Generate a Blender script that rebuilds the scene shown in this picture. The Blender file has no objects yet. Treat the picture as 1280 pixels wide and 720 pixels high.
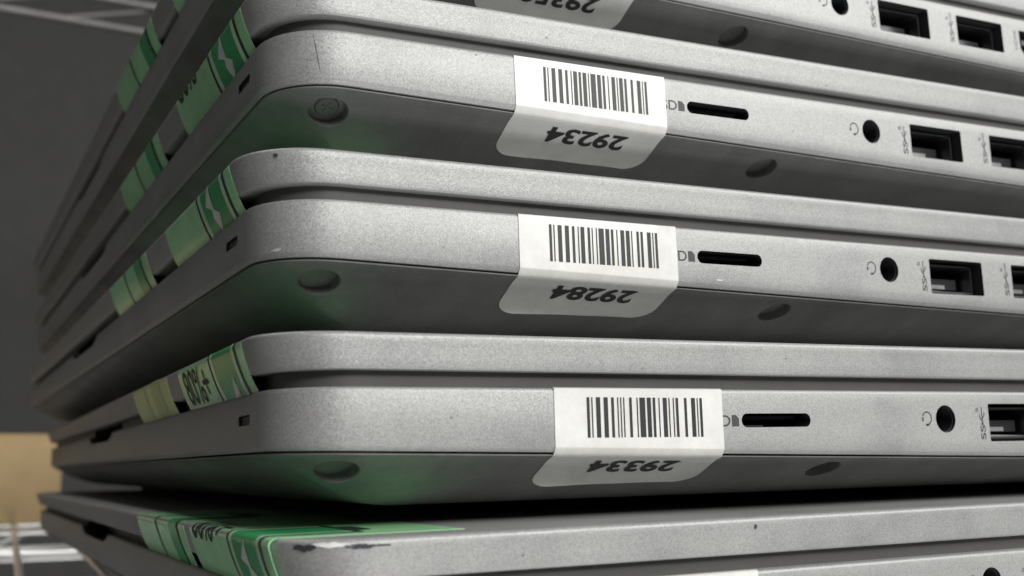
import bpy, bmesh, math, random
from mathutils import Vector, Matrix
random.seed(7)
S = bpy.context.scene
COL = S.collection
MM = 0.001

# ------------------------------------------------------------------ camera, light, exposure
# positions below are in millimetres in the frame of the middle laptop's corner; the whole
# place is levelled on the shelf (TILT) and lifted so that the shelf top is at z = 0
TILT = Matrix.Rotation(-0.026, 4, 'Y')
LIFT = 40.82
def world(v):
    w = TILT @ Vector(v)
    return Vector((w.x, w.y, w.z + LIFT)) * MM
F = Vector((0.46829649, 0.87048916, 0.15148276)).normalized()
Rr = Vector((0.88267625, -0.46861071, -0.03586973)).normalized()
U = Rr.cross(F).normalized()
cam_d = bpy.data.cameras.new('camera'); cam = bpy.data.objects.new('camera', cam_d); COL.objects.link(cam)
m3 = TILT.to_3x3()
rot = Matrix((m3 @ Rr, m3 @ U, -(m3 @ F))).transposed()
cam.matrix_world = Matrix.Translation(world((-34.858, -128.212, -8.216))) @ rot.to_4x4()
cam_d.sensor_width = 36.0; cam_d.lens = 36.0 * 1349.84 / 1280.0
cam_d.clip_start = 0.005; cam_d.clip_end = 20.0
cam_d.dof.use_dof = True; cam_d.dof.focus_distance = 0.155; cam_d.dof.aperture_fstop = 30.0
S.camera = cam

wd = bpy.data.worlds.new('World'); S.world = wd; wd.use_nodes = True
bg = wd.node_tree.nodes['Background']; bg.inputs[0].default_value = (1.0, 0.99, 0.97, 1); bg.inputs[1].default_value = 0.055

def area(name, loc, target, size, power, color=(1, 0.995, 0.98)):
    l = bpy.data.lights.new(name, 'AREA'); l.shape = 'RECTANGLE'; l.size = size[0]; l.size_y = size[1]
    l.energy = power; l.color = color
    o = bpy.data.objects.new(name, l); COL.objects.link(o); o.location = world(loc)
    d = world(target) - world(loc); o.rotation_euler = d.to_track_quat('-Z', 'Y').to_euler()
    return o
area('ceiling_lamp', (900, -830, 680), (60, 0, 0), (0.8, 0.4), 10.8)
area('ceiling_lamp', (200, -1080, 540), (60, 0, 0), (0.8, 0.3), 11.5)
area('floor_bounce_lamp', (150, -640, -800), (60, 0, 0), (0.7, 0.5), 6.4, (1, 0.995, 0.985))
area('shelf_fill_lamp', (-150, 420, 900), (20, 480, -40), (0.5, 0.2), 2.6)  # added fill light above the shelf, brightens the rear wires and box

S.view_settings.view_transform = 'Standard'; S.view_settings.look = 'None'
S.view_settings.exposure = 0.0; S.view_settings.gamma = 1.0; S.view_settings.use_curve_mapping = False
S.render.engine = 'CYCLES'

# ------------------------------------------------------------------ materials
def mat(name, color, rough=0.5, metal=0.0, spec=0.5):
    m = bpy.data.materials.new(name); m.use_nodes = True
    b = m.node_tree.nodes['Principled BSDF']
    b.inputs['Base Color'].default_value = (*color, 1); b.inputs['Roughness'].default_value = rough
    b.inputs['Metallic'].default_value = metal; b.inputs['Specular IOR Level'].default_value = spec
    return m
def N(m, t, **kw):
    n = m.node_tree.nodes.new(t)
    for k, v in kw.items(): setattr(n, k, v)
    return n
def LK(m, a, b): m.node_tree.links.new(a, b)
def coords(m):
    oi = N(m, 'ShaderNodeObjectInfo')                    # every machine gets its own stretch of the pattern
    ad = N(m, 'ShaderNodeVectorMath', operation='ADD'); LK(m, N(m, 'ShaderNodeTexCoord').outputs['Object'], ad.inputs[0])
    LK(m, oi.outputs['Random'], ad.inputs[1])
    return ad.outputs[0]
def ramp(m, fac, stops):
    r = N(m, 'ShaderNodeValToRGB'); LK(m, fac, r.inputs[0]); e = r.color_ramp.elements
    while len(e) < len(stops): e.new(0.5)
    for i, (p, c) in enumerate(stops): e[i].position = p; e[i].color = (*c, 1)
    return r.outputs[0]
def noise(m, co, scale, detail=3, rough=0.55):
    n = N(m, 'ShaderNodeTexNoise'); LK(m, co, n.inputs['Vector'])
    n.inputs['Scale'].default_value = scale; n.inputs['Detail'].default_value = detail; n.inputs['Roughness'].default_value = rough
    return n.outputs['Fac']
def bump(m, h, strength, dist):
    b = N(m, 'ShaderNodeBump'); LK(m, h, b.inputs['Height']); b.inputs['Strength'].default_value = strength; b.inputs['Distance'].default_value = dist
    LK(m, b.outputs[0], m.node_tree.nodes['Principled BSDF'].inputs['Normal']); return b
def BS(m): return m.node_tree.nodes['Principled BSDF']

def flake_paint(name, base, spread, metal, rough, tilt, scale=4200):
    """silver paint: flakes of slightly different brightness and tilt, with faint wear"""
    m = mat(name, base, rough, metal)
    co = coords(m)
    v = N(m, 'ShaderNodeTexVoronoi'); LK(m, co, v.inputs['Vector']); v.inputs['Scale'].default_value = scale
    sep = N(m, 'ShaderNodeSeparateColor'); LK(m, v.outputs['Color'], sep.inputs[0])
    lo = tuple(c * (1 - spread) for c in base); hi = tuple(min(1, c * (1 + spread)) for c in base)
    c1 = ramp(m, sep.outputs[0], [(0.0, lo), (1.0, hi)])
    n = noise(m, co, 45, 7, 0.68)
    w = ramp(m, n, [(0.28, (0.86, 0.86, 0.865)), (0.5, (1, 1, 1)), (0.72, (1.05, 1.05, 1.045))])
    mx = N(m, 'ShaderNodeMix', data_type='RGBA', blend_type='MULTIPLY'); mx.inputs[0].default_value = 1
    LK(m, c1, mx.inputs[6]); LK(m, w, mx.inputs[7]); LK(m, mx.outputs[2], BS(m).inputs['Base Color'])
    g = N(m, 'ShaderNodeNewGeometry')
    sub = N(m, 'ShaderNodeVectorMath', operation='SUBTRACT'); LK(m, v.outputs['Color'], sub.inputs[0]); sub.inputs[1].default_value = (.5, .5, .5)
    sc = N(m, 'ShaderNodeVectorMath', operation='SCALE'); LK(m, sub.outputs[0], sc.inputs[0]); sc.inputs['Scale'].default_value = tilt
    ad = N(m, 'ShaderNodeVectorMath', operation='ADD'); LK(m, g.outputs['Normal'], ad.inputs[0]); LK(m, sc.outputs[0], ad.inputs[1])
    nm = N(m, 'ShaderNodeVectorMath', operation='NORMALIZE'); LK(m, ad.outputs[0], nm.inputs[0])
    LK(m, nm.outputs[0], BS(m).inputs['Normal'])
    r = ramp(m, n, [(0.3, (rough * .85,) * 3), (0.7, (rough * 1.15,) * 3)]); LK(m, r, BS(m).inputs['Roughness'])
    return m
def worn_plastic(name, base, rough, grain=2600, strength=0.25, vary=0.12):
    m = mat(name, base, rough)
    co = coords(m); n = noise(m, co, 60, 6, 0.65)
    LK(m, ramp(m, n, [(0.25, tuple(c * (1 - vary) for c in base)), (0.75, tuple(c * (1 + vary) for c in base))]), BS(m).inputs['Base Color'])
    bump(m, noise(m, co, grain, 2), strength, 0.00006)
    return m
def paper(name, base, rough=0.5):
    m = mat(name, base, rough)
    co = coords(m); n = noise(m, co, 160, 4); g = noise(m, co, 38, 7, 0.75)
    c1 = ramp(m, n, [(0.3, tuple(c * .93 for c in base)), (0.7, base)])
    c2 = ramp(m, g, [(0.40, (0.86, 0.855, 0.84)), (0.55, (1, 1, 1))])
    mx = N(m, 'ShaderNodeMix', data_type='RGBA', blend_type='MULTIPLY'); mx.inputs[0].default_value = 1
    LK(m, c1, mx.inputs[6]); LK(m, c2, mx.inputs[7]); LK(m, mx.outputs[2], BS(m).inputs['Base Color'])
    bump(m, noise(m, co, 190, 4), 0.4, 0.00022)
    return m
M = {}
M['silver'] = flake_paint('silver_paint', (0.365, 0.365, 0.36), 0.18, 0.32, 0.52, 0.17, 9000)
def cover_plastic():
    base = (0.15, 0.15, 0.148); m = worn_plastic('grey_cover_plastic', base, 0.5, 3200, 0.35, 0.10)
    co = coords(m); b = BS(m); src = b.inputs['Base Color'].links[0].from_socket
    st = N(m, 'ShaderNodeMapping'); LK(m, co, st.inputs['Vector']); st.inputs['Scale'].default_value = (1, 0.25, 1)
    sm = ramp(m, noise(m, st.outputs[0], 130, 6, 0.7), [(0.42, (1, 1, 1)), (0.62, (1.22, 1.22, 1.2))])
    sp = ramp(m, noise(m, co, 5200, 1), [(0.30, (0.86, 0.86, 0.86)), (0.70, (1.14, 1.14, 1.14))])
    out = src
    for c in (sm, sp):
        mx = N(m, 'ShaderNodeMix', data_type='RGBA', blend_type='MULTIPLY'); mx.inputs[0].default_value = 1
        LK(m, out, mx.inputs[6]); LK(m, c, mx.inputs[7]); out = mx.outputs[2]
    LK(m, out, b.inputs['Base Color'])
    LK(m, ramp(m, noise(m, co, 90, 4), [(0.3, (0.40,) * 3), (0.7, (0.6,) * 3)]), b.inputs['Roughness'])
    return m
M['cover'] = cover_plastic()
M['rim'] = worn_plastic('grey_rim_plastic', (0.085, 0.084, 0.08), 0.55)
M['rubber'] = worn_plastic('black_rubber', (0.02, 0.02, 0.02), 0.8)
M['dark'] = worn_plastic('port_black_plastic', (0.028, 0.03, 0.034), 0.38)
M['slotgrey'] = worn_plastic('slot_dark_grey', (0.10, 0.10, 0.095), 0.5)
M['steel'] = mat('port_steel', (0.36, 0.36, 0.36), 0.3, 1.0)
M['tongue'] = worn_plastic('port_tongue', (0.035, 0.035, 0.038), 0.25)
M['contact'] = worn_plastic('contact_strip', (0.27, 0.265, 0.26), 0.4, 900, 0.6, 0.6)
M['screw'] = mat('screw_steel', (0.14, 0.14, 0.138), 0.45, 0.4)
M['print'] = mat('grey_print', (0.05, 0.05, 0.048), 0.6)
M['paper'] = paper('white_label_paper', (0.82, 0.82, 0.795), 0.42)
M['ink'] = mat('black_ink', (0.018, 0.018, 0.02), 0.5)
M['pale'] = paper('pale_green_label', (0.45, 0.88, 0.48), 0.27)
M['leaf'] = paper('green_label_band', (0.05, 0.45, 0.16), 0.27)
M['mint'] = paper('light_green_stripe', (0.62, 0.88, 0.62), 0.27)
M['lime'] = paper('yellow_green_label', (0.60, 0.72, 0.34), 0.4)
M['lime2'] = paper('yellow_green_band', (0.44, 0.56, 0.25), 0.4)
M['gline'] = mat('dark_green_line', (0.012, 0.045, 0.022), 0.5)
M['white'] = paper('white_print', (0.80, 0.82, 0.78), 0.4)
M['chip_dark'] = mat('bare_dark_plastic', (0.035, 0.035, 0.04), 0.6)
M['chip_lite'] = mat('scuffed_bare_metal', (0.90, 0.90, 0.88), 0.45, 0.1)
M['scuff'] = mat('soft_scuff', (0.60, 0.60, 0.59), 0.5, 0.2)
M['smudge'] = mat('grey_smudge', (0.20, 0.20, 0.198), 0.6, 0.2)
M['chrome'] = mat('chrome_wire', (0.86, 0.85, 0.83), 0.28, 0.75)
M['dimchrome'] = mat('dimmed_chrome_wire', (0.30, 0.295, 0.285), 0.55, 0.7)  # chrome darkened in its colour so the upper shelf looks dim
M['wall'] = worn_plastic('dark_grey_wall', (0.088, 0.087, 0.084), 0.9, 300, 0.2, 0.1)
def cardboard():
    m = worn_plastic('tan_cardboard', (0.46, 0.33, 0.17), 0.85, 900, 0.3, 0.08); return m
M['card'] = cardboard()

# ------------------------------------------------------------------ mesh helpers
def mesh_from(name, verts, faces, mats, fmat=None, smooth=40):
    me = bpy.data.meshes.new(name)
    me.from_pydata([tuple(Vector(v) * MM) for v in verts], [], faces)
    for k in (mats if isinstance(mats, (list, tuple)) else [mats]): me.materials.append(M[k])
    if fmat:
        for p, i in zip(me.polygons, fmat): p.material_index = i
    me.validate(); me.update()
    if smooth: shade(me, smooth)
    return me
def shade(me, ang):
    for p in me.polygons: p.use_smooth = True
    me.set_sharp_from_angle(angle=math.radians(ang))
def part(name, me, parent, loc=(0, 0, 0)):
    o = bpy.data.objects.new(name, me); COL.objects.link(o); o.parent = parent; o.location = Vector(loc) * MM
    return o
def join_lists(items):
    V, Fc = [], []
    for v, f in items:
        b = len(V); V += list(v); Fc += [tuple(i + b for i in q) for q in f]
    return V, Fc
def box(x0, x1, y0, y1, z0, z1):
    v = [(x, y, z) for z in (z0, z1) for y in (y0, y1) for x in (x0, x1)]
    return v, [(0, 2, 3, 1), (4, 5, 7, 6), (0, 1, 5, 4), (2, 6, 7, 3), (0, 4, 6, 2), (1, 3, 7, 5)]
def prism(outline, axis, a, b):
    """closed outline (2D, ccw) extruded along axis index from a to b"""
    n = len(outline)
    def put(p, h):
        if axis == 1: return (p[0], h, p[1])
        if axis == 0: return (h, p[0], p[1])
        return (p[0], p[1], h)
    v = [put(p, a) for p in outline] + [put(p, b) for p in outline]
    f = [tuple(range(n))[::-1], tuple(range(n, 2 * n))] + [(i, (i + 1) % n, n + (i + 1) % n, n + i) for i in range(n)]
    return v, f
def fix_normals(me):
    bm = bmesh.new(); bm.from_mesh(me); bmesh.ops.recalc_face_normals(bm, faces=bm.faces[:])
    if bm.calc_volume(signed=True) < 0: bmesh.ops.reverse_faces(bm, faces=bm.faces[:])
    bm.to_mesh(me); bm.free()
def rrect(x0, x1, z0, z1, r, seg=4):
    o = []
    for cx, cz, a0 in ((x1 - r, z0 + r, -90), (x1 - r, z1 - r, 0), (x0 + r, z1 - r, 90), (x0 + r, z0 + r, 180)):
        for i in range(seg + 1):
            a = math.radians(a0 + 90 * i / seg); o.append((cx + r * math.cos(a), cz + r * math.sin(a)))
    return o
def tube(p, q, r, n=8):
    p, q = Vector(p), Vector(q); d = (q - p).normalized()
    a = d.orthogonal().normalized(); b = d.cross(a)
    v = [tuple(c + (a * math.cos(2 * math.pi * i / n) + b * math.sin(2 * math.pi * i / n)) * r) for c in (p, q) for i in range(n)]
    return v, [(i, (i + 1) % n, n + (i + 1) % n, n + i) for i in range(n)] + [tuple(range(n))[::-1], tuple(range(n, 2 * n))]
def lathe(c, n, prof, seg):
    a = n.orthogonal().normalized(); b = n.cross(a); v = []
    for r, h in prof: v += [tuple(c + n * h + (a * math.cos(2 * math.pi * i / seg) + b * math.sin(2 * math.pi * i / seg)) * r) for i in range(seg)]
    k = len(prof)
    f = [(j * seg + i, j * seg + (i + 1) % seg, (j + 1) * seg + (i + 1) % seg, (j + 1) * seg + i) for j in range(k - 1) for i in range(seg)]
    return v, f + [tuple(range(seg))[::-1], tuple(range((k - 1) * seg, k * seg))]
def text_mesh(txt, size, bold=0.0):
    """flat triangles of a text, lower-left at the origin, as (verts2d, faces) with its width"""
    cu = bpy.data.curves.new('t', 'FONT'); cu.body = txt; cu.size = size; cu.offset = bold; cu.resolution_u = 5
    ob = bpy.data.objects.new('t', cu); COL.objects.link(ob)
    dg = bpy.context.evaluated_depsgraph_get(); me = bpy.data.meshes.new_from_object(ob.evaluated_get(dg))
    v = [(a.co.x, a.co.y) for a in me.vertices]; f = [tuple(p.vertices) for p in me.polygons]
    bpy.data.objects.remove(ob); bpy.data.curves.remove(cu); bpy.data.meshes.remove(me)
    x0 = min(a[0] for a in v); y0 = min(a[1] for a in v)
    v = [(a[0] - x0, a[1] - y0) for a in v]
    return v, f, max(a[0] for a in v), max(a[1] for a in v)
def fit_text(txt, w, h, bold=0.0):
    v, f, tw, th = text_mesh(txt, 1.0, bold)
    return [(a / tw * w, b / th * h) for a, b in v], f
def cut_lines(v2, f, axis, values):
    """split flat faces along lines so that they can be bent"""
    bm = bmesh.new(); vs = [bm.verts.new((a, b, 0)) for a, b in v2]
    for q in f:
        try: bm.faces.new([vs[i] for i in q])
        except ValueError: pass
    for c in values:
        no = (1, 0, 0) if axis == 0 else (0, 1, 0)
        bmesh.ops.bisect_plane(bm, geom=bm.verts[:] + bm.edges[:] + bm.faces[:], plane_co=tuple(c * k for k in no), plane_no=no, dist=1e-5)
    bmesh.ops.triangulate(bm, faces=bm.faces[:])
    bm.verts.index_update()
    out = [(a.co.x, a.co.y) for a in bm.verts], [tuple(x.index for x in q.verts) for q in bm.faces]
    bm.free(); return out

# ------------------------------------------------------------------ the setting
W = 'structure'
def setting(name, me):
    o = bpy.data.objects.new(name, me); COL.objects.link(o); o['kind'] = W; return o
wallm = mesh_from('wall', [(-900, 1500, -700), (2600, 1500, -700), (2600, 1500, 1500), (-900, 1500, 1500),
                           (-900, 1520, -700), (2600, 1520, -700), (2600, 1520, 1500), (-900, 1520, 1500)],
                  [(0, 1, 2, 3), (7, 6, 5, 4), (0, 4, 5, 1), (1, 5, 6, 2), (2, 6, 7, 3), (3, 7, 4, 0)], 'wall', smooth=0)
setting('wall', wallm)

# ------------------------------------------------------------------ laptop geometry (mm, corner at the origin, feet at z = 0)
LX, LY, R0 = 234.0, 360.0, 10.0
def outline(d, r=R0, seg=10):
    r = max(r - d, 0.6); o = []
    x0, x1, y0, y1 = d, LX - d, d, LY - d
    for cx, cy, a0 in ((x0 + r, y0 + r, 180), (x1 - r, y0 + r, 270), (x1 - r, y1 - r, 0), (x0 + r, y1 - r, 90)):
        for i in range(seg + 1):
            a = math.radians(a0 + 90 * i / seg); o.append((cx + r * math.cos(a), cy + r * math.sin(a)))
    return o
def loft(rings, r=R0, caps=(True, True)):
    V, Fc = [], []; n = None
    for d, zf in rings:
        o = outline(d, r); n = len(o)
        V += [(x, y, zf(x)) for x, y in o]
    for k in range(len(rings) - 1):
        for i in range(n):
            j = (i + 1) % n
            Fc.append((k * n + i, k * n + j, (k + 1) * n + j, (k + 1) * n + i))
    if caps[0]: Fc.append(tuple(range(n))[::-1])
    if caps[1]: Fc.append(tuple(range((len(rings) - 1) * n, len(rings) * n)))
    return V, Fc
KL, KC, KF = 0.0046, 0.0256, 0.006
Z_LT, Z_LB, Z_BT, Z_CR, Z_FL = 24.0, 19.46, 17.40, 10.60, 2.6
LD = 0.15                                   # lid edge set back from the base edge
lt = lambda dz: (lambda x: Z_LT + KL * x + dz)
lb = lambda dz: (lambda x: Z_LB + dz)
def lid_set(t):
    """how far the lid edge is set back, t mm below its top"""
    return LD + 0.16 * (min(t, 4.5) / 4.5)
def over(z):
    """how far the lid's front edge overhangs the base, by height"""
    k = max(0.0, min(1.0, (Z_LT - z) / 6.5)); return 1.9 - 2.1 * k ** 1.5
LID = [(2.6, lb(0)), (lid_set(4.3) + 0.28, lb(0.0)), (lid_set(4.3) + 0.04, lb(0.14)), (lid_set(4.0), lb(0.4)), (lid_set(3.2), lt(-3.2)), (lid_set(2.2), lt(-2.2)), (lid_set(1.3), lt(-1.3)),
       (LD, lt(-0.7)), (LD + 0.05, lt(-0.42)), (LD + 0.2, lt(-0.18)), (LD + 0.45, lt(-0.05)), (LD + 0.85, lt(0))]
cr = lambda dz: (lambda x: Z_CR - KC * x + dz)
bt = lambda dz: (lambda x: Z_BT + dz)
BASE = [(1.6, cr(-0.50)), (0.50, cr(-0.50)), (0.10, cr(-0.02)), (0.0, cr(0.22)), (0.0, bt(-0.55)), (0.08, bt(-0.25)), (0.26, bt(-0.06)), (0.5, bt(0)), (3.0, bt(0))]
def under(d, x):
    pts = ((0.6, 0), (2.4, .10), (5, .311), (7.2, .474), (12, .755), (18, .945), (25, 1.0), (999, 1.0))
    d = max(d, 0.6)
    g = 1.0
    for k in range(len(pts) - 2):
        (a, ga), (b, gb) = pts[k], pts[k + 1]
        if d <= b:
            sl = lambda i: 0.06 if i == 0 else (0.0 if i >= len(pts) - 2 else (pts[i + 1][1] - pts[i - 1][1]) / (pts[i + 1][0] - pts[i - 1][0]))
            t = (d - a) / (b - a); w = b - a
            g = (2 * t ** 3 - 3 * t * t + 1) * ga + (t ** 3 - 2 * t * t + t) * w * sl(k) + (3 * t * t - 2 * t ** 3) * gb + (t ** 3 - t * t) * w * sl(k + 1)
            break
    c, f = Z_CR - KC * x - 0.84, Z_FL - KF * x
    return c + (f - c) * g
def und(d): return lambda x: under(d, x)
COVER = [(3.4, lambda x: cr(3.0)(x)), (3.0, lambda x: cr(-0.6)(x)), (1.4, lambda x: cr(-0.74)(x)), (0.66, lambda x: cr(-0.78)(x)), (0.70, und(0.9))] + [(d, und(d)) for d in (1.4, 1.9, 2.4, 3, 3.6, 4.3, 5, 5.7, 6.4, 7.2, 8, 8.8, 9.6, 10.8, 12, 13.5, 15, 16.5, 18, 20, 22, 25)]
RIM = [(2.1, bt(-0.2)), (1.9, bt(0.4)), (1.9, bt(2.0)), (2.2, bt(2.3))]

def boolean(me, cutters, mk='dark'):
    ob = bpy.data.objects.new('tmp', me); COL.objects.link(ob); cs = []
    for cv, cf in cutters:
        cm = mesh_from('cut', cv, cf, mk, smooth=0); fix_normals(cm)
        co = bpy.data.objects.new('cut', cm); COL.objects.link(co); cs.append(co)
        md = ob.modifiers.new('b', 'BOOLEAN'); md.operation = 'DIFFERENCE'; md.solver = 'EXACT'; md.object = co
        md.material_mode = 'TRANSFER'
    dg = bpy.context.evaluated_depsgraph_get()
    out = bpy.data.meshes.new_from_object(ob.evaluated_get(dg), preserve_all_data_layers=True, depsgraph=dg)
    bpy.data.objects.remove(ob)
    for c in cs: bpy.data.objects.remove(c)
    return out

lid_v, lid_f = loft(LID)
lid_v = [(x - over(z) * max(0.0, 1 - x / 70.0) ** 2, y, z) for x, y, z in lid_v]
lid_me = mesh_from('lid', lid_v, lid_f, 'silver', smooth=50)
base_me = mesh_from('base', *loft(BASE), 'silver', smooth=0); fix_normals(base_me)
ZM = 13.03
USB = [(116.16, 129.56), (137.42, 150.82)]; ZU = (9.36, 15.42)
cuts = [prism(rrect(a, b, ZU[0], ZU[1], 0.35, 3), 1, -3, 13) for a, b in USB]
cuts.append(prism(rrect(66.08, 78.69, ZM - 0.98, ZM + 0.98, 0.95, 6), 1, -3, 11))
cuts.append(prism([(106.4 + 2.15 * math.cos(a * math.pi / 16), ZM + 2.15 * math.sin(a * math.pi / 16)) for a in range(32)], 1, -3, 12))
hd = [(157.4, ZU[0]), (169.6, ZU[0]), (171.0, ZU[0] + 1.6), (171.0, ZU[1] - 0.6), (156.0, ZU[1] - 0.6), (156.0, ZU[0] + 1.6)]
cuts.append(prism(hd, 1, -3, 11))
cuts.append(prism(rrect(13.4, 19.8, 13.45, 14.75, 0.5, 4), 0, -3, 1.3))                      # small slot on the front edge
notch = [(152, 17.9), (208, 17.9), (204, 16.2), (198, 15.35), (162, 15.35), (156, 16.2)]
cuts.append(prism(notch[::-1], 0, -3, 6.0))                                                   # finger notch
base_me = boolean(base_me, cuts); base_me.name = 'base'; shade(base_me, 35)
cover_me = mesh_from('bottom_cover', *loft(COVER[::-1], caps=(True, True)), 'cover', smooth=0); fix_normals(cover_me)
HOLES = [(8.6, 5.2), (85.2, 5.3)]
def hole_frame(x, d):
    z = under(d, x); s = (under(d + 1, x) - under(d - 1, x)) / 2
    n = Vector((0, s, -1)).normalized()                 # points out and down
    return Vector((x, d, z)), n
hcuts = []
for x, d in HOLES:
    c, n = hole_frame(x, d); hcuts.append(lathe(c, n, [(3.0, 3.0), (3.0, 0.16), (2.72, -0.12), (2.66, -1.45)], 28))
cover_me = boolean(cover_me, hcuts, 'cover'); cover_me.name = 'bottom_cover'; shade(cover_me, 30)
rim_me = mesh_from('recessed_rim', *loft(RIM, R0), 'rim', smooth=0); fix_normals(rim_me)
rim_me = boolean(rim_me, [prism([(150, 12), (210, 12), (210, 19.3), (150, 19.3)], 0, -3, 7.0)]); rim_me.name = 'recessed_rim'; shade(rim_me, 40)

# ports
def usb_mesh(kind):
    a, b = USB[0]
    if kind == 'shell':
        o = rrect(a + 0.45, b - 0.45, ZU[0] + 0.5, ZU[1] - 0.5, 0.3, 3); i = rrect(a + 0.75, b - 0.75, ZU[0] + 0.8, ZU[1] - 0.8, 0.25, 3); n = len(o)
        v = [(x, y, z) for y in (2.0, 12.5) for x, z in o] + [(x, y, z) for y in (2.0, 12.5) for x, z in i]
        f = []
        for k in range(n):
            j = (k + 1) % n
            f += [(k, j, n + j, n + k), (2 * n + k, 3 * n + k, 3 * n + j, 2 * n + j), (k, 2 * n + k, 2 * n + j, j)]
        return mesh_from('usb_shell', v, f, 'steel', smooth=30)
    if kind == 'tongue':
        return mesh_from('tongue', *box(a + 1.2, b - 1.6, 4.6, 12.4, 11.0, 12.9), 'tongue', smooth=0)
    if kind == 'contacts':
        return mesh_from('contacts', *join_lists([box(a + 1.4, b - 4.6, 4.55, 6.0, 11.1, 11.8)]), 'contact', smooth=0)
usb_me = {k: usb_mesh(k) for k in ('shell', 'tongue', 'contacts')}
ring = []
for rr, y in ((2.14, 0.5), (1.95, 0.5), (1.95, 11.5), (2.14, 11.5)):
    ring.append([(106.4 + rr * math.cos(a * math.pi / 16), y, ZM + rr * math.sin(a * math.pi / 16)) for a in range(32)])
jack_me = mesh_from('audio_jack', [p for r in ring for p in r], [(k * 32 + i, k * 32 + (i + 1) % 32, (k + 1) * 32 + (i + 1) % 32, (k + 1) * 32 + i) for k in range(3) for i in range(32)], 'dark', smooth=40)
spring_me = mesh_from('spring_contact', *join_lists([box(105.2, 106.2, 3.0, 9, ZM - 1.92, ZM - 1.55)]), 'contact', smooth=0)
card_me = mesh_from('card_reader', *join_lists([box(67.2, 77.6, 2.2, 10, ZM + 0.2, ZM + 0.7), box(68, 72, 2.6, 9.5, ZM - 0.85, ZM - 0.6)]), 'dark', smooth=0)
hdmi_me = mesh_from('hdmi_tongue', *box(158.8, 168.2, 1.6, 10, 12.6, 13.7), 'dark', smooth=0)
led_me = mesh_from('slot_insert', *box(0.45, 1.25, 13.5, 19.7, 13.55, 14.65), 'slotgrey', smooth=0)
def screw_mesh():
    V, Fc = [], []; n = 20
    prof = [(0.0, 0.35), (1.55, 0.3), (1.75, 0.1), (1.75, -0.3)]
    for r, h in prof: V += [(r * math.cos(2 * math.pi * i / n), r * math.sin(2 * math.pi * i / n), h) for i in range(n)]
    for k in range(3): Fc += [(k * n + i, (k + 1) * n + i, (k + 1) * n + (i + 1) % n, k * n + (i + 1) % n) for i in range(n)]
    a = join_lists([(V, Fc), box(-0.9, 0.9, -0.16, 0.16, 0.3, 0.40), box(-0.16, 0.16, -0.9, 0.9, 0.3, 0.41)])
    return mesh_from('screw', *a, 'screw', smooth=30)
screw_me = screw_mesh()
def foot_mesh(x0, x1, y0, y1):
    o = rrect(x0, x1, y0, y1, 3.0, 5); n = len(o); V = []
    for s, g in ((1.0, None), (1.0, 0.35), (0.96, 0.0)):
        cx, cy = (x0 + x1) / 2, (y0 + y1) / 2
        for x, y in o:
            X, Y = cx + (x - cx) * s, cy + (y - cy) * s
            z = Z_FL - KF * X + 0.3 if g is None else -KF * X + g
            V.append((X, Y, z))
    f = [(k * n + i, (k + 1) * n + i, (k + 1) * n + (i + 1) % n, k * n + (i + 1) % n) for k in range(2) for i in range(n)] + [tuple(range(2 * n, 3 * n)), tuple(range(n))[::-1]]
    return mesh_from('foot', V, f, 'rubber', smooth=30)
foot_mes = [foot_mesh(30, 38, 40, 120), foot_mesh(30, 38, 240, 320), foot_mesh(205, 214, 40, 120), foot_mesh(205, 214, 240, 320)]

# grey printed marks on the port side (plane y = 0, drawn 0.02 mm proud)
def on_side(v2, x, z, rotate=0, e=0.02):
    out = []
    for a, b in v2:
        if rotate: a, b = -b, a
        out.append((x + a, -e, z + b))
    return out
def marks():
    out = []
    items = []
    def done(name):
        out.append((name, mesh_from(name, *join_lists(items), 'print', smooth=0))); items.clear()
    def txt(s, x, z, w, h, rotate=0, bold=0.0):
        v, f = fit_text(s, w, h, bold); items.append((on_side(v, x, z, rotate), f))
    def poly(pts):
        items.append(([(x, -0.02, z) for x, z in pts], [tuple(range(len(pts)))]))
    def stroke(pts, w):
        for (a, b), (c, d) in zip(pts, pts[1:]):
            L = math.hypot(c - a, d - b); nx, nz = -(d - b) / L * w / 2, (c - a) / L * w / 2
            poly([(a - nx, b - nz), (c - nx, d - nz), (c + nx, d + nz), (a + nx, b + nz)])
    txt('SD', 61.25, 12.2, 2.85, 1.6, 0, 0.01)
    poly([(64.35, 12.2), (65.6, 12.2), (65.6, 13.3), (65.1, 13.8), (64.35, 13.8)]); done('card_marking')
    arc = [(102.3 + 0.95 * math.cos(math.radians(a)), ZM + 0.1 + 1.0 * math.sin(math.radians(a))) for a in range(-100, 161, 20)]
    stroke(arc, 0.21); stroke([(101.4, 13.3), (101.4, 12.7)], 0.34); stroke([(102.0, 12.1), (102.6, 12.15)], 0.34); done('headphone_marking')
    for x0 in (115.1, 136.3):
        txt('SS', x0 + 0.1, 9.7, 2.3, 1.15, 1, 0.015)
        stroke([(x0 - 0.5, 12.1), (x0 - 0.5, 14.9)], 0.19)
        stroke([(x0 - 0.5, 12.6), (x0 - 1.0, 13.2), (x0 - 1.0, 13.7)], 0.19); stroke([(x0 - 0.5, 13.0), (x0, 13.6), (x0, 14.0)], 0.19)
        poly([(x0 - 0.8, 12.2), (x0 - 0.5, 11.9), (x0 - 0.2, 12.2), (x0 - 0.5, 12.5)])
        txt('5', x0 - 1.25, 14.0, 0.75, 0.6, 1)
        if x0 > 120: txt('0', x0 - 0.25, 14.9, 0.75, 0.55, 1)
        done('usb_marking')
    txt('HDMI', 155.2, 10.6, 3.9, 0.9, 1); done('hdmi_marking')
    return out
marks_me = marks()

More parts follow.
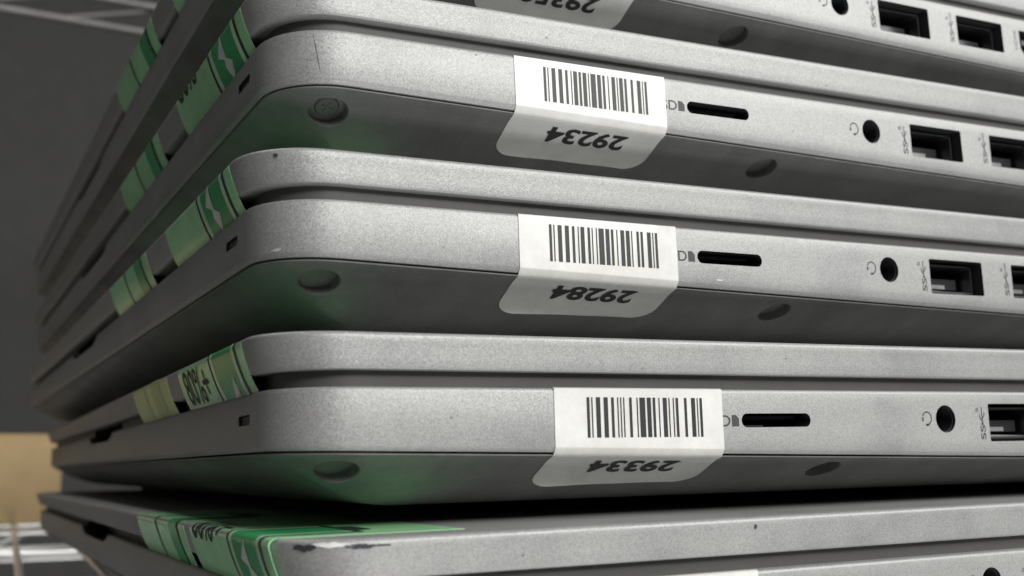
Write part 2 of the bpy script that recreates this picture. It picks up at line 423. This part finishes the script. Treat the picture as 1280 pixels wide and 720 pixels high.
# ---------------- white asset label, wrapped from the port side over the edge onto the sloping cover
C128 = {20: '221231', 23: '312131', 28: '322112', 29: '322211', 33: '111323', 35: '131321', 45: '113123', 55: '311321', 65: '121124', 59: '321311', 57: '312113', 100: '114131', 105: '211232', 16: '123122', 78: '241112'}
def code128(a, b, d, chk): return ''.join(C128[k] for k in (105, a, b, 100, d, chk)) + '2331112'
LX0, LX1, ZTOP = 35.3, 62.1, 17.32
def side_path(q, x, e):
    """q mm past the fold (negative = up the band): (y, z) on the band or on the sloping cover, e mm proud"""
    crz = Z_CR - KC * x + 0.1
    top = crz - ZTOP
    if q < top: return (0.30 - e, Z_BT + 0.02 + e * 0.5)
    if q <= -0.12: return (-e, crz - q)
    if q <= 0.12:
        k = (q + 0.12) / 0.24; return (-e + 0.07 * k * k, crz + 0.12 - 0.20 * k)
    d = 0.07 + (q - 0.12) * 0.86
    z = under(d, x) if d > 0.62 else (crz - 0.08) + (under(0.62, x) - crz + 0.08) * (d - 0.07) / 0.55
    return (d - e * 0.5, z - 0.02 - e * 0.85)
def label_outline_ok(u, s):
    return True
def asset_label(parent, digits, code, slide=0.0, has_bar=True, drop=0.0):
    w = LX1 - LX0; r = 3.2; end = 10.3
    rows = [('t', -0.02)] + [('b', f) for f in (0.0, 0.02, 0.15, 0.3, 0.45, 0.6, 0.75, 0.9, 0.97)] + [('q', v) for v in (-0.12, -0.06, 0, 0.06, 0.12, 0.5, 1, 1.6, 2.2, 2.8, 3.5, 4.2, 4.9, 5.6, 6.3)]
    rows += [('q', end - r + r * math.sin(math.radians(a))) for a in (0, 18, 36, 54, 70, 82, 90)]
    V, Fc = [], []; nu = 10; ss = rows
    for kind, f in rows:
        k = max(0.0, f - (end - r)) if kind == 'q' else 0; ins = r - math.sqrt(max(0, r * r - k * k)) if k > 0 else 0
        for i in range(nu + 1):
            x = LX0 + slide + ins + (w - 2 * ins) * i / nu
            L1 = ZTOP - (Z_CR - KC * x + 0.1)
            q = f if kind == 'q' else (-L1 - 0.1 if kind == 't' else -L1 + (L1 - 0.13) * f)
            if kind == 'q' and f > 1: q += 0.05 * math.sin(i * 1.3 + slide)
            e = 0.09
            if kind == 'q' and q > 6.5: e += 0.35 * ((q - 6.5) / 3.8) ** 2 * ((1 - i / nu) ** 2 * (0.4 + 0.6 * (slide > 0)) + 0.5 * (i / nu) ** 3 * (slide < 0))
            y, z = side_path(q, x, e)
            V.append((x, y, z))
    n = nu + 1
    for k in range(len(ss) - 1):
        for i in range(nu): Fc.append((k * n + i, k * n + i + 1, (k + 1) * n + i + 1, (k + 1) * n + i))
    # thickness
    V2 = list(V); b = len(V)
    for (x, y, z), kk in zip(V, range(len(V))): V2.append((x, y + 0.07, z + 0.02))
    F2 = list(Fc) + [tuple(i + b for i in q[::-1]) for q in Fc]
    rimv = [k * n for k in range(len(ss))] + [(len(ss) - 1) * n + i for i in range(1, n)] + [k * n + nu for k in range(len(ss) - 2, -1, -1)] + [i for i in range(nu - 1, 0, -1)]
    for a, c in zip(rimv, rimv[1:] + rimv[:1]): F2.append((a, c, c + b, a + b))
    lab = part('asset_label', mesh_from('asset_label', V2, F2, 'paper', smooth=35), parent)
    if has_bar:
        pat = code128(*code); tot = sum(int(c) for c in pat); X0, X1 = 40.1 + slide, 58.65 + slide; x = X0; items = []
        for k, c in enumerate(pat):
            wd_ = (X1 - X0) * int(c) / tot
            if k % 2 == 0:
                a, b2 = x + 0.02, x + wd_ - 0.02
                zt = lambda q: 16.22 - 0.004 * (q - X0); zb = lambda q: 10.95 - 0.006 * (q - X0)
                items.append(([(a, -0.12, zb(a)), (b2, -0.12, zb(b2)), (b2, -0.12, zt(b2)), (a, -0.12, zt(a))], [(0, 1, 2, 3)]))
            x += wd_
        part('barcode', mesh_from('barcode', *join_lists(items), 'ink', smooth=0), lab)
    tw, th = 14.0, 3.4
    v, f = fit_text(digits, tw, th, 0.028)
    v, f = cut_lines(v, f, 1, [0.4 * i for i in range(1, 9)])
    s_top = 2.55 + drop
    V = []
    for a, b in v:                              # the number stands upside down
        x = 56.3 + slide - a; s = s_top + b
        y, z = side_path(s, x, 0.19); V.append((x, y, z))
    part('printed_number', mesh_from('printed_number', V, f, 'ink', smooth=0), lab)
    return lab

# ---------------- green battery label, lying on the lid, folded over its front edge and tucked into the gap
def lid_path(s, y, e, bulge=0.0):
    """s < 0 on the lid top, s = 0 at the front edge, s > 0 down the front and into the gap -> (x, z)"""
    f = lambda x, z: x - over(z) * max(0.0, 1 - x / 70.0) ** 2
    if s <= -0.9: return (f(LD - s, Z_LT), Z_LT + KL * (LD - s) + 0.03 + e)
    if s <= 0.6:
        a = (s + 0.9) / 1.5 * math.pi / 2; z = Z_LT - 0.9 + (0.92 + e) * math.cos(a)
        return (f(LD + 0.9 - (0.93 + e) * math.sin(a), z), z)
    t = s - 0.6                                 # going down from z = Z_LT - 0.9
    z = Z_LT - 0.9 - t * 0.985
    return (f(lid_set(0.9 + t) - e - 0.03, z) + 0.03 * max(0.0, t - 3.4) ** 2, z)
def strip(y0, y1, s0, s1, e, mk, bulge=0.0, wave=0.0, both=True, top_round=0.0):
    ss = [s0]; s = s0
    marks_ = [-30, -20, -10, -5, -2, -0.9, -0.6, -0.3, 0, 0.3, 0.6, 1, 1.5, 2, 2.5, 3, 3.5, 4, 4.5, 5, 5.5, 6, 6.5]
    ss = [s0] + [q for q in marks_ if s0 < q < s1] + [s1]
    ny = max(1, int((y1 - y0) / 3)); V, Fc = [], []
    for s in ss:
        for i in range(ny + 1):
            y = y0 + (y1 - y0) * i / ny
            x, z = lid_path(s, y, e, bulge); V.append((x, y, z))
    n = ny + 1
    for k in range(len(ss) - 1):
        for i in range(ny): Fc.append((k * n + i, (k + 1) * n + i, (k + 1) * n + i + 1, k * n + i + 1))
    return V, Fc
def battery_label(parent, y0, width, smax, bands, palette, bolt=None, text=None, bulge=0.0, top=-42.0, cell=True):
    """bands: (from, to, palette index) across the label from its right edge; the paper itself is the parent part"""
    V, Fc = strip(y0, y0 + width, top, smax, 0.05, palette[0], bulge)
    b = len(V); V2 = V + [(x + 0.10, y, z - 0.06) for x, y, z in V]
    F2 = list(Fc) + [tuple(i + b for i in q[::-1]) for q in Fc]
    ny = max(1, int(width / 3)); n = ny + 1; rows = len(V) // n
    rimv = [k * n for k in range(rows)] + [(rows - 1) * n + i for i in range(1, n)] + [k * n + ny for k in range(rows - 2, -1, -1)] + [i for i in range(ny - 1, 0, -1)]
    for a, c in zip(rimv, rimv[1:] + rimv[:1]): F2.append((a, a + b, c + b, c))
    lab = part('battery_label', mesh_from('battery_label', V2, F2, palette[0], smooth=50), parent)
    by = {}
    for a, c, i in bands: by.setdefault(i, []).append(strip(y0 + a, y0 + c, -11.0 if cell else top + 0.5, smax - 0.02, 0.09 + 0.012 * i, None, bulge))
    if cell:                                     # end of the printed battery and its terminal
        by.setdefault(3, []).append(strip(y0 + bands[0][0], y0 + bands[-1][1], -12.0, -11.01, 0.126, None)); by[3].append(strip(y0 + bands[0][0] + 4.0, y0 + bands[-1][1] - 5.0, -14.2, -12.01, 0.126, None))
    for i, it in by.items():
        part({1: 'green_band', 2: 'light_stripe', 3: 'dark_line'}[i], mesh_from('band', *join_lists(it), palette[i], smooth=50), lab)
    if bolt:
        u0, s0, hgt = bolt
        pts = [(0.9, -1.0), (-4.0, -0.24), (-0.7, 0.0), (-1.4, 0.30), (0.3, 1.0), (3.6, 0.28), (0.7, 0.02)]
        tri = [(0, 1, 2), (0, 2, 6), (6, 2, 3), (6, 3, 5), (3, 4, 5)]
        v2 = [(y0 + u0 - a * 0.72, s0 + q * hgt) for a, q in pts]
        v2, f2 = cut_lines(v2, tri, 1, [-0.9, -0.6, -0.3, 0, 0.3, 0.6, 1, 1.5, 2, 2.5, 3, 3.5, 4, 4.5, 5, 5.5, 6, 6.5])
        keep = [q for q in f2 if all(v2[i][1] <= smax + 1e-4 for i in q)]
        V = [(lambda p: (p[0], y, p[1]))(lid_path(s, y, 0.17, bulge)) for y, s in v2]
        part('lightning_bolt', mesh_from('lightning_bolt', V, keep, 'white', smooth=0), lab)
    if text:
        u1, s0, w, h = text
        v, f = fit_text('80%+', w, h, 0.004)
        v = [(y0 + u1 - a, s0 - q) for a, q in v]
        v, f = cut_lines(v, f, 1, [-0.9, -0.6, -0.3, 0, 0.3, 0.6, 1, 1.5, 2, 2.5, 3, 3.5, 4, 4.5, 5, 5.5, 6])
        V = [(lambda p: (p[0], y, p[1]))(lid_path(s, y, 0.16, bulge)) for y, s in v]
        part('printed_text', mesh_from('printed_text', V, f, 'ink', smooth=0), lab)
    return lab
GREEN = ['pale', 'leaf', 'mint', 'gline']; LIME = ['lime', 'lime2', 'lime', 'gline']
BANDS = [(3.3, 4.3, 3), (4.3, 5.8, 2), (5.8, 17.6, 1), (17.6, 19.2, 2), (19.2, 20.2, 3)]
BANDS2 = [(5.0, 6.2, 3), (6.4, 13.0, 1), (24.0, 25.0, 3)]

# ---------------- paint wear
def patch_on(parent, name, face, cx, cz, w, h, mk, seed, body='lid', rot=0.0):
    rng = random.Random(seed); n = 26; pts = []
    for i in range(n):
        a = 2 * math.pi * i / n; r = 0.62 + 0.6 * rng.random()
        px, pz = w / 2 * r * math.cos(a), h / 2 * r * math.sin(a)
        pts.append((cx + px * math.cos(rot) - pz * math.sin(rot), cz + px * math.sin(rot) + pz * math.cos(rot)))
    d0 = LD if body == 'lid' else 0.0
    def wrap(u, z):                                # u mm along the outline from the corner's start on the port side
        rad = R0 - d0; e = 0.04
        if u >= R0: return (u, d0 - e - (0.02 if body == 'lid' else 0), z)
        a = math.radians(270) - (R0 - u) / rad
        x = R0 + (rad + e) * math.cos(a)
        if body == 'lid': x -= over(z) * max(0.0, 1 - x / 70.0) ** 2 + 0.03
        return (x, R0 + (rad + e) * math.sin(a), z)
    V = [wrap(cx, cz)] + [wrap(u, z) for u, z in pts]
    Fc = [(0, 1 + i, 1 + (i + 1) % n) for i in range(n)]
    return part(name, mesh_from(name, V, Fc, mk, smooth=0), parent)

# ------------------------------------------------------------------ the five laptops
PITCH = 24.018
def laptop(name, level, pose, label):
    ox, oy, rz, tx, dz = pose
    e = bpy.data.objects.new(name, None); COL.objects.link(e); e.empty_display_size = 0.02
    c, s = math.cos(rz), math.sin(rz)
    mw = Matrix(((c, -s, 0, ox), (s, c, 0, oy), (tx, 0, 1, 7.2 + level * PITCH + dz), (0, 0, 0, 1)))
    # a rigid rotation with that heading and that rise along x
    X = Vector((c, s, tx)).normalized(); Y = Vector((-s, c, 0)); Z = X.cross(Y).normalized(); Y = Z.cross(X)
    rigid = Matrix((X, Y, Z)).transposed().to_4x4()
    t3 = TILT @ Matrix.Translation((ox, oy, 7.2 + level * PITCH + dz)) @ rigid
    t3.translation = (t3.translation + Vector((0, 0, LIFT))) * MM
    e.matrix_world = t3
    e['label'] = label; e['category'] = 'laptop'; e['group'] = 'laptops in the stack'
    part('lid', lid_me, e)
    base = part('base', base_me, e)
    part('recessed_rim', rim_me, e)
    cov = part('bottom_cover', cover_me, e)
    for i, (hx, hd_) in enumerate(HOLES):
        c0, n = hole_frame(hx, hd_)
        if level != 1 or i: continue                       # the other recesses are closed and smooth
        sc = part('screw', screw_me, cov, c0 - n * 1.5)
        sc.rotation_euler = n.to_track_quat('Z', 'Y').to_euler(); sc.rotation_euler.rotate_axis('Z', 0.5 + level * 0.7 + i)
    for fm in foot_mes: part('foot', fm, cov)
    for k in range(2):
        u = part('usb_port', usb_me['shell'], base, (k * (USB[1][0] - USB[0][0]), 0, 0))
        part('tongue', usb_me['tongue'], u); part('contacts', usb_me['contacts'], u)
    j = part('audio_jack', jack_me, base); part('spring_contact', spring_me, j)
    part('card_reader', card_me, base); part('hdmi_port', hdmi_me, base); part('status_slot', led_me, base)
    for nm, me in marks_me: part(nm, me, base)
    return e
POSES = {'A': (1.888, 7.205, 0.0010, 0.0216, 0.018), 'B': (2.710, 3.388, 0.0014, 0.0114, 0.094), 'C': (0, 0, 0, -0.0008, 0),
         'D': (-0.459, -6.598, -0.0219, -0.0124, -0.155), 'E': (-0.256, -13.214, -0.0100, -0.0201, 0.121)}
A = laptop('laptop', 2, POSES['A'], 'topmost silver laptop in the stack, white label numbered 29350 cut off by the frame')
B = laptop('laptop', 1, POSES['B'], 'silver laptop with white barcode label numbered 29234, second from the top')
C = laptop('laptop', 0, POSES['C'], 'silver laptop with white barcode label numbered 29284, middle of the stack')
D = laptop('laptop', -1, POSES['D'], 'silver laptop with white barcode label numbered 29334, second from the bottom')
E_ = laptop('laptop', -2, POSES['E'], 'bottom silver laptop with chipped lid corner and green label on its lid top')
asset_label(A, '29350', (29, 35, 16, 78), -0.3, drop=0.7)
asset_label(B, '29234', (29, 23, 20, 45), -0.2)
asset_label(C, '29284', (29, 28, 20, 55), 0.15)
asset_label(D, '29334', (29, 33, 20, 65), 0.65)
asset_label(E_, '29340', (29, 33, 20, 65), -0.3)
for L, y0, bolt, text, y2, pal2, w2 in ((A, 12.5, (12.0, 3.2, 3.6), (42, 0.9, 18, 6), 74, GREEN, 45), (B, 11.8, (12.0, 3.4, 3.6), (42, 1.6, 18, 6), 75, GREEN, 45),
                                        (C, 11.2, (12.6, 3.3, 3.6), None, 75, GREEN, 45), (D, 11.5, (9.0, 7.2, 3.6), (41, 5.9, 17.5, 5.2), 66.5, LIME, 40),
                                        (E_, 6.4, (11.6, 3.6, 3.4), (42, 1.6, 18, 6), 55, GREEN, 45)):
    battery_label(L, y0, 44.5, 6.7, BANDS, GREEN, bolt, text, top=-15.0 if L is D else -23.0)
    battery_label(L, y2, w2, 6.7, BANDS2 if pal2 is GREEN else [(8.0, 18.0, 1), (24, 25.5, 1)], pal2, top=-23.0, cell=pal2 is GREEN)
patch_on(C, 'paint_chip', 0, 3.2, 23.0, 0.7, 0.55, 'chip_dark', 3)
patch_on(C, 'paint_chip', 0, 1.5, 11.0, 1.7, 0.45, 'scuff', 9, 'base', 0.1)
patch_on(E_, 'paint_chip', 0, 2.2, 23.1, 3.0, 0.8, 'chip_dark', 5)
patch_on(E_, 'paint_chip', 0, 5.3, 23.42, 5.2, 0.6, 'chip_lite', 8)
patch_on(E_, 'paint_chip', 0, 8.4, 23.2, 3.6, 0.55, 'chip_dark', 6)
patch_on(E_, 'paint_chip', 0, 62.0, 23.0, 0.45, 0.7, 'chip_dark', 11)
patch_on(B, 'scratch', 0, 5.6, 13.9, 0.085, 6.4, 'chip_dark', 12, 'base', 0.16)

for L, body, spots in ((A, 'lid', ((95, 22.6, .3, .25), (52, 20.9, .25, .4))), (B, 'base', ((29, 16.6, .35, .2), (88, 11.2, .3, .2))), (B, 'lid', ((41, 21.0, .22, .3), (97, 20.4, .3, .2))),
                       (C, 'base', ((70, 9.6, 1.6, .22), (93, 14.5, .2, .25), (24, 12.0, .25, .2))), (D, 'base', ((21.5, 13.6, .45, .3), (22.3, 13.9, .2, .2), (84, 10.4, .25, .2))),
                       (D, 'lid', ((50, 20.2, .25, .2), (75, 22.0, .2, .3))), (E_, 'lid', ((27, 21.2, .3, .25), (81, 20.8, .25, .2)))):
    for k, (u, z, w, h) in enumerate(spots): patch_on(L, 'nick', 0, u, z, w, h, 'scuff' if w > 1 else 'smudge', 20 + k, body)

# ------------------------------------------------------------------ wire shelves and the box behind
def wire_shelf(name, z, y0, y1, x0, x1, drop, mk, first, supports, label):
    e = bpy.data.objects.new(name, None); COL.objects.link(e); e.location = (x0 * MM, y0 * MM, z * MM)
    e['label'] = label; e['category'] = 'shelf'; e['group'] = 'wire shelves of the rack'
    off = Vector((-x0, -y0, -z))
    def P(v): return tuple(Vector(v) + off)
    def T(nm, a, b, r): return part(nm, mesh_from(nm, *tube(P(a), P(b), r, 10), mk, smooth=60), e)
    for y in (y0, y1):
        T('edge_wire', (x0, y, z - 5.7), (x1, y, z - 5.7), 2.8)
        T('edge_wire', (x0, y, z - drop), (x1, y, z - drop), 2.8)
        x = x0 + 14.0; bm_ = mesh_from('diagonal_wire', *tube((0, 0, 0), (80, 0, drop - 6), 1.7, 8), mk, smooth=60)
        while x < x1 - 90:
            part('diagonal_wire', bm_, e, P((x, y + 4.6, z - drop))); x += 67
    sup = mesh_from('support_wire', *tube((0, 0, 0), (x1 - x0, 0, 0), 2.9, 10), mk, smooth=60)
    for y in supports: part('support_wire', sup, e, P((x0, y, z - 5.8)))
    x = first
    sm = mesh_from('surface_wire', *tube((0, 0, 0), (0, y1 - y0, 0), 1.4, 8), mk, smooth=60)
    while x < x1:
        part('surface_wire', sm, e, P((x, y0, z - 1.4))); x += 25.4
    return e
low = wire_shelf('wire_shelf', 0.0, -60, 760, -260, 900, 30, 'chrome', -250.5, (70, 268, 462, 656), 'lower chrome wire shelf that carries the laptops and the box')
pivot = Matrix.Translation((0.0065, 0.505, 0)) @ Matrix.Rotation(-0.057, 4, 'Z') @ Matrix.Translation((-0.0035, -0.505, 0))
low.matrix_world = pivot @ Matrix.Translation(low.location)
wire_shelf('wire_shelf', 402.0, -60, 720, -260, 900, 28, 'dimchrome', -245.0, (70, 268, 462), 'upper chrome wire shelf high behind the stack, dimmed by its colour')

def cardboard_box():
    e = bpy.data.objects.new('cardboard_box', None); COL.objects.link(e); e.location = (40 * MM, 640 * MM, 0)
    e.rotation_euler = (0, 0, math.radians(4))
    e['label'] = 'small tan cardboard box on the wire shelf behind the stack'; e['category'] = 'box'
    def pan(nm, *b): return part(nm, mesh_from(nm, *box(*b), 'card', smooth=0), e)
    pan('side_panel', -220, 0, -3, 0, 0, 54); pan('side_panel', -220, 0, 70, 73, 0, 54)
    pan('side_panel', -3, 0, 0.05, 69.95, 0, 54); pan('side_panel', -220, -217, 0.05, 69.95, 0, 54)
    pan('bottom_panel', -216.9, -3.1, 0.05, 69.95, 0.2, 3)
    pan('top_flap', -219.5, -0.5, -2.5, 34.8, 54.1, 56.6); pan('top_flap', -219.5, -0.5, 35.2, 72.5, 54.1, 56.6)
    return e
cardboard_box()
